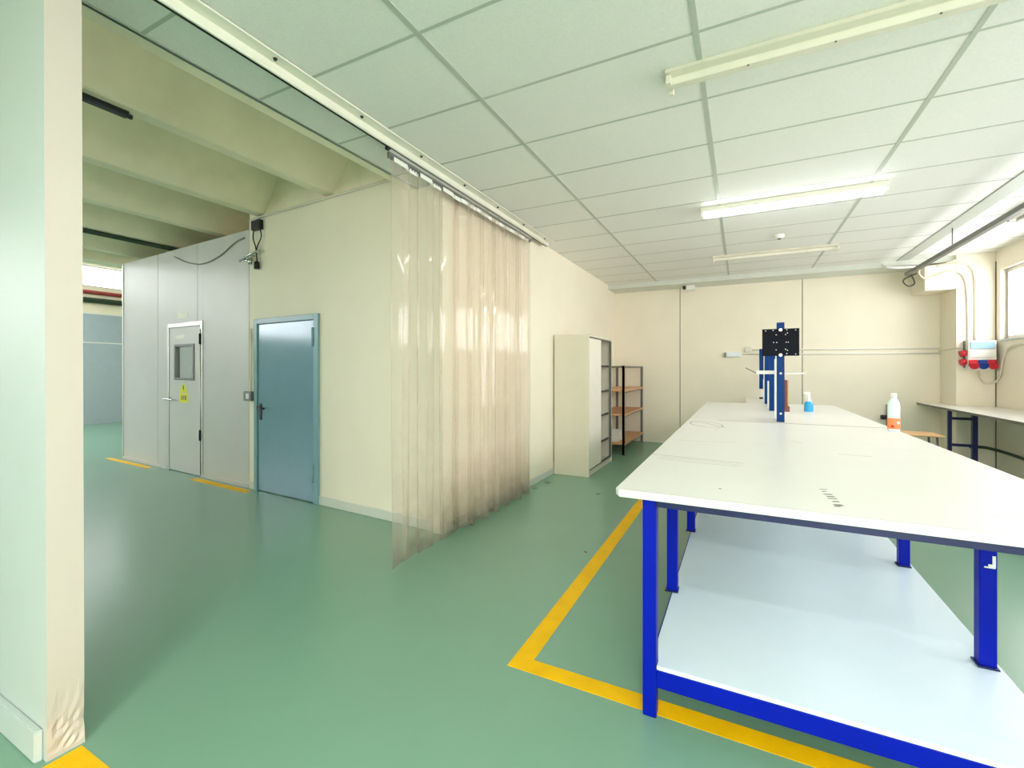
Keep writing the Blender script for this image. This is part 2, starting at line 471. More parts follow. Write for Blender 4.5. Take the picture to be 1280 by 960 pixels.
# rear hall: ribbed concrete ceiling, edge beam, far bay
b = MB().m(M['concrete'])
per = 1.22
prof = []
for k in range(5):
    xr = -3.75-per*k           # right end of the rib soffit
    prof += [(xr+.40, 3.66), (xr+.30, 3.60), (xr+.02, 3.225), (xr, 3.215), (xr-.11, 3.215), (xr-.13, 3.225), (xr-.34, 3.60), (xr-.42, 3.66)]
poly = [(-2.7, 3.66)] + prof + [(-9.25, 3.66), (-9.25, 3.9), (-2.7, 3.9)]
b.prism(poly, 'y', Y0, YB)
struct(b.build('ceiling_rear'))
b = MB().m(M['concrete']).box(-2.715, -2.622, Y0, 3.3, 3.045, 3.9, .006)
struct(b.build('trim_4'))
b = MB().m(M['concrete']).box(-9.6, -9.25, Y0, YB, 3.17, 4.45, .01)
struct(b.build('trim_5'))
b = MB().m(M['mint']).box(-15.6, -9.3, Y0, YB+.2, 4.35, 4.5)
struct(b.build('ceiling_bay'))
b = MB().m(M['concrete']).box(-15.6, XL-.1, YB, YB+.2, 0, 4.5)
struct(b.build('wall_hall'))
b = MB().m(M['farpart']).box(-15.2, -15.0, -.7, YB, 0, 2.87).box(-15.2, -15.0, Y0, -.7, 0, 2.5)
b.m(M['concrete']).box(-15.2, -15.0, -.7, YB, 2.885, 3.56).box(-15.2, -15.0, Y0, YB, 4.12, 4.4)
for y, z in ((-4.2, 2.5), (-1, 2.5), (2.5, 3.56), (7.9, 3.56)): b.box(-15.2, -15.0, y, y+(.3 if y < 7 else 1.25), z, 4.12)
struct(b.build('wall_far'))
b = MB().m(M['white']).box(-15.0, -14.99, -.7, YB, 2.85, 2.885).box(-15.0, -14.99, Y0, YB, 2.095, 2.125)
struct(b.build('trim_6'))
for i, (ya, yb, zb) in enumerate([(-3.9, -1, 2.5), (-.7, 2.5, 3.56), (2.8, 7.9, 3.56)]):
    r = struct_empty('window_%d' % (8+i), (-15.1, ya, zb)); w = yb-ya; h = 4.12-zb
    f = MB().m(M['alu'])
    f.box(-.03, .03, 0, w, 0, .04).box(-.03, .03, 0, w, h-.04, h)
    n = max(2, round(w/1.3))
    for k in range(n+1): f.box(-.025, .025, k*(w-.05)/n, k*(w-.05)/n+.05, .04, h-.04)
    f.build('frame', r)
    MB().m(M['glass']).box(-.003, .003, .05, w-.05, .04, h-.04).build('glass', r)

# ------------------------------------------------------------------ floor tape
def tape(name, label, pts_boxes, loc=(0, 0, 0), rz=0):
    t = MB().m(M['yellow'])
    for bx in pts_boxes: t.prism(bx, 'z', 0.0003, .0016)
    return tag(t.build(name, loc=loc, rz=rz), label, 'floor tape')
tape('floor_marking_tape', 'yellow L shaped floor tape around the near white workbench',
     [[(-1.0, 1.925), (4.0*.28, 1.925), (4.0*.28, 2.018), (-.902, 2.018), (-.902, 7.2), (-1.0, 7.2)]])
tape('floor_marking_tape', 'short yellow tape end at the foot of the pale stub wall',
     [[(-2.215, .2), (-1.96, .2), (-1.96, .792), (-2.215, .792)]])
tape('floor_marking_tape', 'yellow tape on floor between the clean room door and blue door',
     [[(-4.06, -.155), (-2.78, -.15), (-2.83, -.055), (-4.02, -.06)]], OW, RW)
tape('floor_marking_tape', 'worn yellow tape by the left corner of the clean room panels',
     [[(-6.75, -.14), (-5.3, -.13), (-5.36, -.05), (-6.75, -.06)]], OW, RW)

# ------------------------------------------------------------------ strip curtain
t = thing('curtain_rail', 'white double ceiling rail with dark screws above the clear strip curtain', 'curtain rail', (-2.2, 1.0, ZC-.005))
MB().m(M['fixwhite']).box(.012, .085, -4.6, 4.36, -.012, -.002, .003).build('flange', t)
b = MB().m(M['fixwhite']).box(-.02, .012, -4.6, 4.36, -.05, -.002, .004)
b.m(M['dark']).box(-.024, -.0195, -4.6, 4.36, -.056, -.035)
b.m(M['fixwhite']).tube([(.004, -4.6, -.052), (.004, 4.36, -.052)], .010, 10)
b.build('rail', t)
for k in range(-8, 7):
    y = .54+.6*k
    if -4.5 < y < 4.3:
        s = MB().m(M['black']).tube([(.048, y, -.011), (.048, y, -.022)], [.012, .007], 10); s.build('screw', t)
ct = thing('strip_curtain', 'clear yellowed plastic strip curtain gathered along the left wall', 'strip curtain', (-2.215, 2.45, 0))
Y1 = 2.42
b = MB().m(M['alu']).box(-.012, .012, 0, Y1, 2.945, 2.972, .003)
b.m(M['greymetal']).box(.012, .0155, 0, Y1, 2.925, 2.945)
b.m(M['greymetal'])
k = 0
while k*.03 < Y1-.02:
    b.box(-.01, .013, k*.03, k*.03+.014, 2.905, 2.946); k += 1
b.build('hanging_rail', ct)
MB().m(M['black']).tube([(0, -.02, 2.965), (0, .012, 2.965)], .014, 10).build('end_stop', ct)
def strip(yc, w, yaw, curve, x0, seed, ztop=2.915, zbot=.012):
    rnd = random.Random(seed)
    nx, nz = 8, 14
    ph, am = rnd.uniform(0, 6), rnd.uniform(.004, .012)
    s = MB().m(M['pvc'])
    grids = []
    for side in (0, 1):
        g = []
        for j in range(nz+1):
            tz = j/nz; z = zbot+(ztop-zbot)*tz
            row = []
            for i in range(nx+1):
                q = (i/nx-.5)
                yy = q*w; xx = curve*(4*q*q-.33) + am*math.sin(ph+5*tz+3*q)*(1-tz)
                xx += (.0025 if side else 0)
                ca, sa = math.cos(yaw), math.sin(yaw)
                row.append(s.bm.verts.new((x0+xx*ca-yy*sa, yc+xx*sa+yy*ca, z)))
            g.append(row)
        grids.append(g)
    fs = []
    A, B = grids
    for j in range(nz):
        for i in range(nx):
            for G in (A, B):
                f = s.bm.faces.new((G[j][i], G[j][i+1], G[j+1][i+1], G[j+1][i])); f.smooth = True; fs.append(f)
    for j in range(nz):
        for i in (0, nx): fs.append(s.bm.faces.new((A[j][i], B[j][i], B[j+1][i], A[j+1][i])))
    for i in range(nx):
        for j in (0, nz): fs.append(s.bm.faces.new((A[j][i], A[j][i+1], B[j][i+1], B[j][i])))
    bmesh.ops.recalc_face_normals(s.bm, faces=fs)
    o = s.build('plastic_strip', ct)
    c = MB().m(M['whitepl']).box(x0+.008, x0+.016, yc-w*.36*math.cos(yaw), yc+w*.36*math.cos(yaw), 2.885, 2.918, .002)
    c.build('clip', o)
specs = []
y = .105
for k in range(5):
    specs.append((y, .2, random.uniform(-.05, .05), random.uniform(-.012, .012), (-.006 if k % 2 else .012)))
    y += .148
while y < 2.36:
    k = len(specs)
    specs.append((y, .2, random.uniform(.4, .9)*(1 if k % 2 else -1), random.uniform(-.03, .03), random.uniform(-.004, .012)))
    y += .118
for i, sp in enumerate(specs): strip(*sp, seed=40+i)

# ------------------------------------------------------------------ workbenches
def foot(leg, x0, x1, y0, y1, z):
    MB().m(M['navy']).box(x0-.008, x1+.004, y0-.012, y1+.004, z, z+.007, .001).build('foot_plate', leg)
def bench_legs(t, xs, ys_l, ys_r, corner, zsh, ztop):
    w = .054
    for x, ys in ((xs[0], ys_l), (xs[1], ys_r)):
        for y in ys:
            cn = y in corner
            l = MB().m(M['blue']).box(x, x+w, y, y+w, 0 if cn else zsh, ztop, .004)
            o = l.build('leg', t)
            if not cn: foot(o, x, x+w, y, y+w, zsh)
t = thing('workbench', 'white topped workbench with blue steel frame and lower shelf nearest the camera', 'workbench', (0, 0, 0))
TT = .925
b = MB().m(M['white'])
X0, X1, YA, YE = -.468, 1.125, 1.852, 4.80
b.prism([(X0+.02, YA), (X1, YA), (X1, YE), (X0, YE), (X0, YA+.03)], 'z', TT-.03, TT, .004)
zt = TT
b.m(M['wear'])
b.strip([(X0+.03, YA+.012), (.2, YA+.014), (X1-.02, YA+.012)], .004, zt)
for pts in [[(-.40, 2.66), (-.2, 2.64), (.01, 2.60)], [(-.42, 2.60), (-.15, 2.57), (-.02, 2.56)], [(-.39, 3.33), (-.2, 3.36), (-.03, 3.40)],
            [(-.2, 4.05), (-.16, 4.2)], [(.31, 3.66), (.36, 3.55)], [(.5, 3.21), (.6, 3.19), (.66, 3.2)], [(.75, 2.1), (.8, 2.06)]]:
    b.strip(pts, .007, zt)
b.m(M['ink'])
pts = []
for k in range(25):                     # pencilled loop near the left edge
    a = 2*PI*k/24; pts.append((-.285+.12*math.cos(a)*1.15+.02*math.sin(a), 4.42+.19*math.sin(a)-.10*math.cos(a)))
b.strip(pts, .006, zt)
b.strip([(-.43, 4.62), (-.3, 4.52), (-.12, 4.22)], .006, zt)
b.strip([(-.46, 2.72), (-.2, 2.685), (.01, 2.66)], .003, zt)
b.tube([(-.079, 2.05, zt), (-.079, 2.05, zt+.0006)], .006, 8)
mk = [(.298, 2.232, .026, .007), (.296, 2.195, .016, .01), (.302, 2.15, .03, .012), (.306, 2.115, .026, .014), (.308, 2.085, .03, .01), (.312, 2.045, .022, .012), (.312, 1.995, .028, .02), (.306, 1.975, .02, .008)]
for x, y, w, h in mk: b.strip([(x-w/2, y-.004), (x+w/2, y+.004)], h, zt)
b.build('top', t)
r = MB().m(M['navy'])
XLg, XRg = -.363, .858
r.box(XLg+.054, XRg, 1.905, 1.935, TT-.068, TT-.03, .002)
r.box(XLg+.01, XLg+.04, 1.956, 4.70, TT-.068, TT-.03, .002).box(XRg+.01, XRg+.04, 1.956, 4.70, TT-.068, TT-.03, .002)
r.box(XLg+.054, XRg, 4.72, 4.75, TT-.068, TT-.03, .002)
r.build('top_rail', t)
r = MB().m(M['blue'])
r.box(XLg+.054, XRg+.0, 1.905, 1.935, .125, .198, .003).box(XLg+.054, XRg, 4.715, 4.745, .125, .198, .003)
r.box(XLg+.02, XLg+.05, 1.956, 4.69, .125, .198, .003).box(XRg+.004, XRg+.034, 1.956, 4.69, .125, .198, .003)
r.build('lower_rail', t)
MB().m(M['shelfwhite']).prism([(XLg+.056, 1.903), (XRg-.002, 1.903), (XRg-.002, 1.957), (XRg+.075, 1.957), (XRg+.075, 4.69), (XLg+.03, 4.69), (XLg+.03, 1.957), (XLg+.056, 1.957)], 'z', .199, .215, .002).build('lower_shelf', t)
bench_legs(t, (XLg, XRg), (1.902, 2.58, 3.6, 4.695), (1.902, 2.49, 3.54, 4.695), (1.902, 4.695), .215, TT-.03)
g = MB().m(M['clearpl']); g.box(.872, .874, 2.4885, 2.4898, .62, .66)
g.m(M['clearpl'])
g = MB().m(M['paper']).box(.872, .905, 2.4878, 2.4898, .618, .624).box(.884, .906, 2.4878, 2.4898, .624, .634).box(.896, .906, 2.4878, 2.4898, .634, .668)
g.build('sticker_scrap', t)['label'] = 'torn white sticker remains on a blue leg'

t2 = thing('workbench', 'second white workbench behind the near one, with blue posts standing on it', 'workbench', (0, 0, 0))
b = MB().m(M['white']).prism([(X0, 4.808), (X1, 4.808), (X1, 7.52), (X0, 7.52)], 'z', TT-.03, TT, .004)
b.m(M['ink']).strip([(-.2, 4.8145), (1.09, 4.8145)], .012, TT)
b.build('top', t2)
r = MB().m(M['navy'])
r.box(XLg+.01, XLg+.04, 4.91, 7.39, TT-.068, TT-.03).box(XRg+.01, XRg+.04, 4.91, 7.39, TT-.068, TT-.03).box(XLg+.054, XRg, 4.88, 4.91, TT-.068, TT-.03).box(XLg+.054, XRg, 7.41, 7.44, TT-.068, TT-.03)
r.build('top_rail', t2)
MB().m(M['shelfwhite']).box(XLg+.056, XRg-.002, 4.93, 7.38, .199, .215, .002).build('lower_shelf', t2)
MB().m(M['blue']).box(XLg+.01, XLg+.05, 4.91, 7.4, .125, .198).box(XRg+.004, XRg+.04, 4.91, 7.4, .125, .198).box(XLg+.054, XRg, 4.87, 4.9, .125, .198).box(XLg+.054, XRg, 7.41, 7.44, .125, .198).build('lower_rail', t2)
bench_legs(t2, (XLg, XRg), (4.855, 7.395), (4.855, 7.395), (4.855, 7.395), .215, TT-.03)

t3 = thing('side_table', 'narrow white table at the far end of the row, against the back wall', 'table', (0, 0, 0))
MB().m(M['white']).box(.06, .56, 7.535, 8.95, TT-.03, TT, .003).build('top', t3)
for x in (.08, .49):
    for y in (7.6, 8.85): MB().m(M['blue']).box(x, x+.05, y, y+.05, 0, TT-.03, .003).build('leg', t3)

# posts on the bench
def post(x, y, label, z1, z0=TT):
    t = thing('upright_post', label, 'post', (x, y, TT), 0, 'blue uprights along the workbenches')
    h = z1-TT; a = z0-TT
    MB().m(M['postblue']).box(-.031, .031, 0, .05, a+.004, h, .004).build('post', t)
    if a < .01:
        MB().m(M['navy']).box(-.032, .032, -.003, .055, .0, .005, .001).build('base_plate', t)
    MB().m(M['whitepl']).box(-.049, -.032, .006, .044, a+.03, h-.34, .002).build('side_strip', t)  # narrow white strip along the left side of the post
    if z1 > 1.7:
        for z in (.08, .455): MB().m(M['whitepl']).tube([(.0, .001, z), (0, -.006, z)], .010, 10).build('cap', t)
    return t
p1 = post(.325, 4.90, 'nearest blue upright, in front of the black mounting plate, at the bench seam', 1.855)
post(.325, 6.2, 'second blue upright from the front on the second workbench', 1.62)
post(.325, 7.42, 'third blue upright at the end edge of the second workbench', 1.62)
p4 = post(.295, 8.62, 'farthest blue upright, short, raised on a thin dark foot', 1.76, 1.09)
MB().m(M['whitepl']).box(-.015, .015, .01, .04, .03, .17).build('stem', p4)
MB().m(M['black']).box(-.03, .03, .0, .05, 0, .03, .004).build('foot', p4)

mp = thing('monitor_mount_plate', 'black perforated monitor mounting plate bolted on the nearest blue post', 'mounting plate', (.322, 4.878, 1.668))
PW, PHh = .148, .126
b = MB().m(M['plate']).box(-PW, PW, -.002, .003, -PHh, PHh, .001)
b.box(-PW, -PW+.006, -.002, .018, -PHh, PHh).box(PW-.006, PW, -.002, .018, -PHh, PHh)
b.build('plate', mp)
for x, z in [(-.12, .11), (.12, .11), (.12, -.11), (-.035, .07), (-.055, .0), (-.03, .0), (-.035, -.07), (.04, .07), (.055, .085), (.05, .115), (.045, .0), (.062, 0), (.04, -.065), (.055, -.075), (.05, -.105), (-.06, .113)]:
    MB().m(M['whitepl']).tube([(x, -.002, z), (x, -.0045, z)], .0045, 8).build('hole', mp)
MB().m(M['postblue']).box(-.028, .028, .004, .02, -.08, .13).build('bracket', mp)
for z in (.115, -.118):
    MB().m(M['chrome']).tube([(0, -.002, z), (0, -.012, z)], .013, 12).build('bolt', mp)

tr = thing('post_tray', 'thin white tray fixed across the nearest blue post below the black plate', 'tray', (.325, 4.96, 1.372))
MB().m(M['whitepl']).box(-.2, .195, 0, .16, 0, .012, .002).box(-.2, -.045, .0, .012, .012, .034, .002).build('tray', tr)
MB().m(M['alu']).box(-.03, .03, -.01, .01, -.03, .0).build('bracket', tr)
MB().m(M['greymetal']).tube([(-.2, .04, .01), (-.29, .06, .06)], .004, 8).build('rod', tr)

bd = MB().m(M['redwood']).box(.365, .385, 4.98, 5.22, 1.02, 1.315, .002)
bd.m(M['plywood']).box(.385, .395, 4.98, 5.22, 1.02, 1.315, .002)
bd.m(M['redwood']).box(.352, .4, 4.945, 4.982, 1.02, 1.07)
tag(bd.build('wooden_board'), 'red-brown wooden board fixed edge-on behind the nearest blue post', 'board')

# bottles
t = thing('spray_bottle', 'small clear spray bottle of bright blue liquid on the second workbench', 'bottle', (.70, 6.3, TT))
MB().m(M['liquid']).lathe([(.0, 0), (.044, 0), (.047, .01), (.047, .085), (.040, .105), (.03, .118), (.0, .118)]).build('body', t)
MB().m(M['clearpl']).lathe([(.0, .118), (.03, .118), (.016, .15), (.014, .175), (.0, .175)]).build('neck', t)
b = MB().m(M['whitepl']).lathe([(.0, .17), (.018, .17), (.018, .2), (.0, .2)])
b.box(-.04, .018, -.012, .012, .196, .226, .005).box(-.05, -.038, -.006, .006, .206, .22, .002).prism([(-.03, .2), (-.018, .2), (-.026, .155), (-.034, .155)], 'y', -.006, .006)
b.build('trigger_head', t)
t = thing('plastic_bottle', 'white plastic bottle with orange label on the right edge of the near workbench', 'bottle', (1.082, 4.60, TT))
b = MB().m(M['clearpl'])
b.lathe([(.0, 0), (.036, 0), (.04, .006), (.04, .195), (.038, .22), (.026, .25), (.017, .262), (.017, .275), (.0, .275)], n=24)
b.build('body', t)
MB().m(M['whitepl']).lathe([(.0, .27), (.02, .27), (.02, .298), (.017, .302), (.0, .302)], n=20).build('cap', t)
b = MB().m(M['orange']).lathe([(.0401, .02), (.0408, .02), (.0408, .105), (.0401, .105)], n=24); b.build('label', t)
b = MB().m(M['whitepl'])
b.tube([(.0412*math.sin(a), -.0412*math.cos(a), .07) for a in (.2, .4, .6)], .010, 8); 
b.m(M['red']).tube([(.041*math.sin(a), -.041*math.cos(a), .04) for a in (-.6, -.4, -.2)], .008, 8)
b.build('label_print', t)

# ------------------------------------------------------------------ cabinet and rack on the left
cx0, cx1, cy0, cy1, ch = XL+.018, -1.785, 5.76, 6.93, 1.885
t = thing('storage_cabinet', 'tall beige steel cabinet with one door slid aside, against the left wall', 'cabinet', (cx0, cy0, 0))
w, dd = cy1-cy0, cx1-cx0
b = MB().m(M['cab'])
b.box(0, dd, 0, .02, 0, ch, .002).box(0, dd, w-.02, w, 0, ch, .002).box(0, dd, .02, w-.02, ch-.03, ch, .002).box(0, dd-.02, .02, w-.02, 0, .08)
b.box(0, .012, .02, w-.02, .08, ch-.03)
b.m(M['greymetal']).box(dd-.03, dd, w-.045, w-.02, .08, ch-.03)
b.box(dd-.04, dd, .02, w-.02, ch-.05, ch-.03).box(dd-.04, dd, .02, w-.02, .08, .095)
b.build('carcass', t)
MB().m(M['cabdoor']).box(dd-.016, dd-.002, .022, w*.5, .096, ch-.052, .002).build('sliding_door', t)
MB().m(M['cabdoor']).box(dd-.034, dd-.02, .06, w*.5+.03, .096, ch-.052, .002).build('sliding_door', t)
for z in (1.47, 1.10, .75, .37):
    MB().m(M['cabin']).box(.014, dd-.06, .022, w-.022, z-.012, z+.012, .002).build('shelf', t)
    MB().m(M['black']).box(dd-.06, dd-.036, w*.5+.04, w-.05, z-.016, z+.006).build('shelf_shade', t)  # black strip imitating the shadow under each shelf

rx0, rx1, ry0, ry1, rh = XL+.05, -1.72, 7.5, 9.06, 1.48
t = thing('shelving_rack', 'dark steel shelving rack with brown chipboard shelves in the far left corner', 'shelving rack', (rx0, ry0, 0))
dx, dy = rx1-rx0, ry1-ry0
for x in (0, dx-.04):
    for y in (0, dy-.04):
        b = MB().m(M['rack']).box(x, x+.04, y, y+.003, 0, rh).box(x if x == 0 else x+.037, x+.003 if x == 0 else x+.04, y, y+.04, 0, rh)
        b.box(x, x+.04, y+.037 if y else y, y+.04 if y else y+.003, 0, rh)
        b.build('upright', t)
b = MB().m(M['rack']).box(dx-.035, dx-.004, .004, dy-.004, rh-.03, rh-.005).box(.004, .035, .004, dy-.004, rh-.03, rh-.005).box(.004, dx-.004, .004, .03, rh-.03, rh-.005).box(.004, dx-.004, dy-.03, dy-.004, rh-.03, rh-.005)
b.build('top_rail', t)
for z in (.2, .68, 1.08):
    s = MB().m(M['wood']).box(.004, dx+.004, .005, dy-.005, z-.03, z, .002).build('shelf_board', t)
    MB().m(M['rack']).box(.01, .03, .006, dy-.006, z-.06, z-.031).box(dx-.03, dx-.012, .006, dy-.006, z-.055, z-.031).build('beam', s)
bx = thing('storage_bin', 'white plastic bin on the bottom board of the shelving rack', 'bin', (-2.02, 7.78, .201))
b = MB().m(M['whitepl'])
b.prism([(-.16, 0), (.16, 0), (.18, .16), (.172, .16), (.153, .008), (-.153, .008), (-.172, .16), (-.18, .16)], 'y', -.2, .2)
b.box(-.16, .16, -.2, -.192, .006, .16).box(-.16, .16, .192, .2, .006, .16)
b.build('tub', bx)
for v in (-.21, .2): MB().m(M['whitepl']).box(-.19, .19, v, v+.01, .145, .165, .002).build('rim', bx)

# ------------------------------------------------------------------ far wall fittings
def conduit(name, label, pts, r, mt, n=8): return tag(MB().m(mt).tube(pts, r, n).build(name), label, name)
conduit('conduit', 'upper white cable conduit running across the far wall', [(.13, YB-.012, 1.765), (2.7, YB-.012, 1.74)], .011, M['whitepl'])
conduit('conduit', 'lower white cable conduit running across the far wall', [(-.02, YB-.012, 1.69), (2.7, YB-.012, 1.665)], .011, M['whitepl'])
t = thing('emergency_light', 'flat white emergency light on the far wall left of blue posts', 'emergency light', (-.13, YB+.004, 1.685))
MB().m(M['whitepl']).box(-.12, .13, -.05, 0, -.045, .045, .008).build('housing', t)
MB().m(M['greymetal']).box(-.15, -.12, -.045, 0, -.04, .04, .004).build('end_cap', t)
MB().m(M['clearpl']).box(-.1, .11, -.056, -.05, -.035, .03, .003).build('lens', t)
t = thing('junction_box', 'small white junction box on the far wall just above the lower conduit', 'junction box', (.12, YB, 1.775))
MB().m(M['whitepl']).box(-.07, .04, -.04, 0, -.05, .05, .005).build('box', t)
MB().m(M['cableWhite']).box(-.06, .03, -.045, -.04, -.04, .04, .004).build('cover', t)
t = thing('junction_box', 'white box hanging under the ceiling edge above the far wall', 'junction box', (-.85, 8.9, 2.958))
MB().m(M['whitepl']).box(-.06, .09, -.05, .05, -.09, 0, .005).build('box', t)
MB().m(M['dark']).box(-.12, -.061, -.03, .03, -.06, -.01, .003).build('plug', t)
t = thing('pipe_valve', 'thin grey wall pipe with black valve knob behind the white bottle', 'valve', (2.07, YB, .46))
MB().m(M['greymetal']).tube([(0, -.03, -.46), (0, -.03, .4)], .018).build('pipe', t)
MB().m(M['black']).tube([(-.01, -.05, .2), (-.09, -.06, .2)], .035, 12).build('knob', t)

# ------------------------------------------------------------------ right corner: socket box, cables, bench
t = thing('socket_box', 'grey power socket box with red and blue sockets on the corner column', 'socket box', (2.93, 8.57, 1.6))
b = MB().m(M['whitepl']).box(-.14, .15, -.14, 0, -.1, .215, .01)
b.m(M['greymetal']).box(-.15, .16, -.06, 0, -.16, .22, .006)
b.m(M['whitepl']).prism([(-.14, -.1), (0, -.1), (0, -.2), (-.09, -.2)], 'x', -.14, .15)
b.build('housing', t)
MB().m(M['lightblue']).box(-.12, .13, -.155, -.14, .10, .20, .006).build('cover_flap', t)['label'] = 'pale blue hinged cover'
MB().m(M['whitepl']).box(-.125, .135, -.15, -.141, -.02, .085, .004).build('front_panel', t)
for x, mt_ in ((-.09, 'red'), (.005, 'plugblue'), (.1, 'red')):
    s = MB().m(M[mt_]).tube([(x, -.11, -.1), (x, -.19, -.135)], [.042, .045], 14)
    s.box(x-.045, x+.045, -.16, -.105, -.135, -.05, .008)
    o = s.build('socket', t)
    o['label'] = ('red' if mt_ == 'red' else 'blue')+' power socket'
    MB().m(M[mt_]).tube([(x, -.19, -.135), (x, -.198, -.139)], [.05, .048], 14).build('lid', o)
for z in (.05, -.07):
    s = MB().m(M['red']).tube([(-.14, -.075, z), (-.2, -.08, z-.02)], [.04, .045], 14); s.build('socket', t)['label'] = 'red power socket on the side'
def wirepts(pts, n=6):
    out = []
    P = [Vector(p) for p in pts]
    for i in range(len(P)-1):
        p0, p1, p2, p3 = P[max(0, i-1)], P[i], P[i+1], P[min(len(P)-1, i+2)]
        for k in range(n):
            u = k/n
            out.append(.5*((2*p1)+(p2-p0)*u+(2*p0-5*p1+4*p2-p3)*u*u+(3*p1-p0-3*p2+p3)*u**3))
    out.append(P[-1]); return out
def cable(label, pts, r, mt, cat='cable'): return tag(MB().m(mt).tube(wirepts(pts), r, 8).build('cable'), label, cat)
cable('inner white cable looping over the corbel down to the socket box', [(2.37, 8.62, 2.93), (2.315, 8.58, 2.88), (2.305, 8.555, 2.80), (2.36, 8.548, 2.735), (2.46, 8.55, 2.75), (2.6, 8.555, 2.80), (2.72, 8.555, 2.79), (2.79, 8.555, 2.70), (2.82, 8.555, 2.5), (2.83, 8.555, 2.1), (2.83, 8.555, 1.822)], .013, M['cableWhite'])
cable('outer white cable curving down the column above the socket box', [(2.5, 8.556, 2.9), (2.75, 8.556, 2.91), (2.86, 8.556, 2.84), (2.9, 8.556, 2.68), (2.905, 8.556, 2.3), (2.905, 8.556, 1.822)], .013, M['cableWhite'])
cable('white cable hanging in a loop from the window sill into the socket box', [(3.1, 6.2, 1.72), (3.1, 7.6, 1.735), (3.1, 8.1, 1.72), (3.1, 8.3, 1.6), (3.1, 8.38, 1.4), (3.09, 8.45, 1.27), (3.03, 8.52, 1.22), (2.96, 8.5, 1.27), (2.93, 8.52, 1.395)], .013, M['cableWhite'])
cable('thin white cable running round the column into the socket box', [(2.69, YB-.02, 1.70), (2.695, 8.8, 1.71), (2.7, 8.56, 1.72), (2.77, 8.53, 1.72)], .008, M['cableWhite'])
cable('thin dark cable coiled beside the corbel under the ceiling', [(2.38, 8.9, 2.88), (2.2, 8.86, 2.78), (2.25, 8.84, 2.68), (2.33, 8.86, 2.72), (2.3, 8.9, 2.86)], .01, M['rack'])

t = thing('ceiling_pipe', 'dark grey pipe tray hung below the ceiling along the windows', 'pipe', (2.15, 0, 2.78))
MB().m(M['greymetal']).box(-.03, .03, -3.5, 8.5, 0, .045, .004).build('tray', t)
for y in (-2, 1, 4.2, 6.9):
    MB().m(M['greymetal']).tube([(0, y, .045), (0, y, ZC-2.78)], .006, 8).build('hanger_rod', t)
t = thing('window_light_fixture', 'grey ended batten lamp between the hung pipe and windows', 'light fixture', (2.55, 6.4, ZC))
MB().m(M['fixwhite']).box(-.05, .05, -1.3, .2, -.07, 0, .006).build('body', t)
MB().m(M['greymetal']).box(-.045, .045, .2, .26, -.065, 0, .006).build('end_cap', t)
MB().m(M['whitepl']).tube([(0, -1.25, -.085), (0, .15, -.085)], .018, 10).build('tube', t)
t = thing('ceiling_hanger', 'short dark rod standing over the corbel by the column', 'rod', (2.62, 8.75, 2.93))
MB().m(M['rack']).tube([(0, 0, 0), (0, 0, .11)], .016, 8).build('rod', t)
MB().m(M['rack']).box(-.03, .03, -.03, .03, -.0, .012).build('foot', t)
conduit('conduit', 'white pipe turning from the far wall ceiling edge toward the corbel', wirepts([(1.9, 8.64, 3.0), (1.95, 8.56, 2.94), (2.05, 8.55, 2.92), (2.26, 8.58, 2.92)]), .018, M['whitepl'])

t = thing('wall_bench', 'long grey white bench under the windows with dark blue trestle legs', 'bench', (0, 0, 0))
BZ = .905
MB().m(M['white']).box(2.43, 3.105, 4.2, 8.553, BZ-.03, BZ, .003).box(2.43, 2.7, 8.553, 9.13, BZ-.03, BZ, .003).build('top', t)
MB().m(M['rack']).box(2.426, 2.4295, 4.2, 9.13, BZ-.03, BZ-.001).build('edge_band', t)
for y in (8.0, 5.0):
    MB().m(M['navy']).box(2.45, 2.49, y, y+.04, 0, BZ-.03, .003).build('leg', t)
    MB().m(M['navy']).box(2.69, 2.745, y, y+.055, 0, BZ-.03, .003).build('leg', t)
    MB().m(M['navy']).box(2.49, 2.69, y+.006, y+.034, .75, .785).box(2.49, 2.69, y+.006, y+.034, .40, .435).build('crossbar', t)
MB().m(M['pipegreen']).tube([(3.09, 8.0, .3), (3.09, 7.4, .27), (3.09, 5.4, .25)], .02, 8).build('foot_rail', t) if False else None
tag(MB().m(M['pipegreen']).tube(wirepts([(2.83, 8.5, .34), (2.95, 8.35, .36), (3.07, 8.0, .33), (3.095, 7.2, .3), (3.095, 5.0, .28)]), .02, 8).build('hose'), 'dark green hose along the wall under the window bench', 'hose')

t = thing('work_stool', 'low stool with pale plywood seat between the workbench and window bench', 'stool', (1.96, 7.36, 0))
MB().m(M['plywood']).box(-.21, .21, -.2, .2, .60, .622, .008).build('seat', t)
for sx in (-1, 1):
    for sy in (-1, 1): MB().m(M['rack']).tube([(sx*.15, sy*.14, .6), (sx*.19, sy*.18, 0)], .012, 8).build('leg', t)
MB().m(M['rack']).tube([(-.175, -.165, .2), (.175, -.165, .2), (.175, .165, .2), (-.175, .165, .2), (-.175, -.165, .2)], .009, 6).build('stretcher', t)

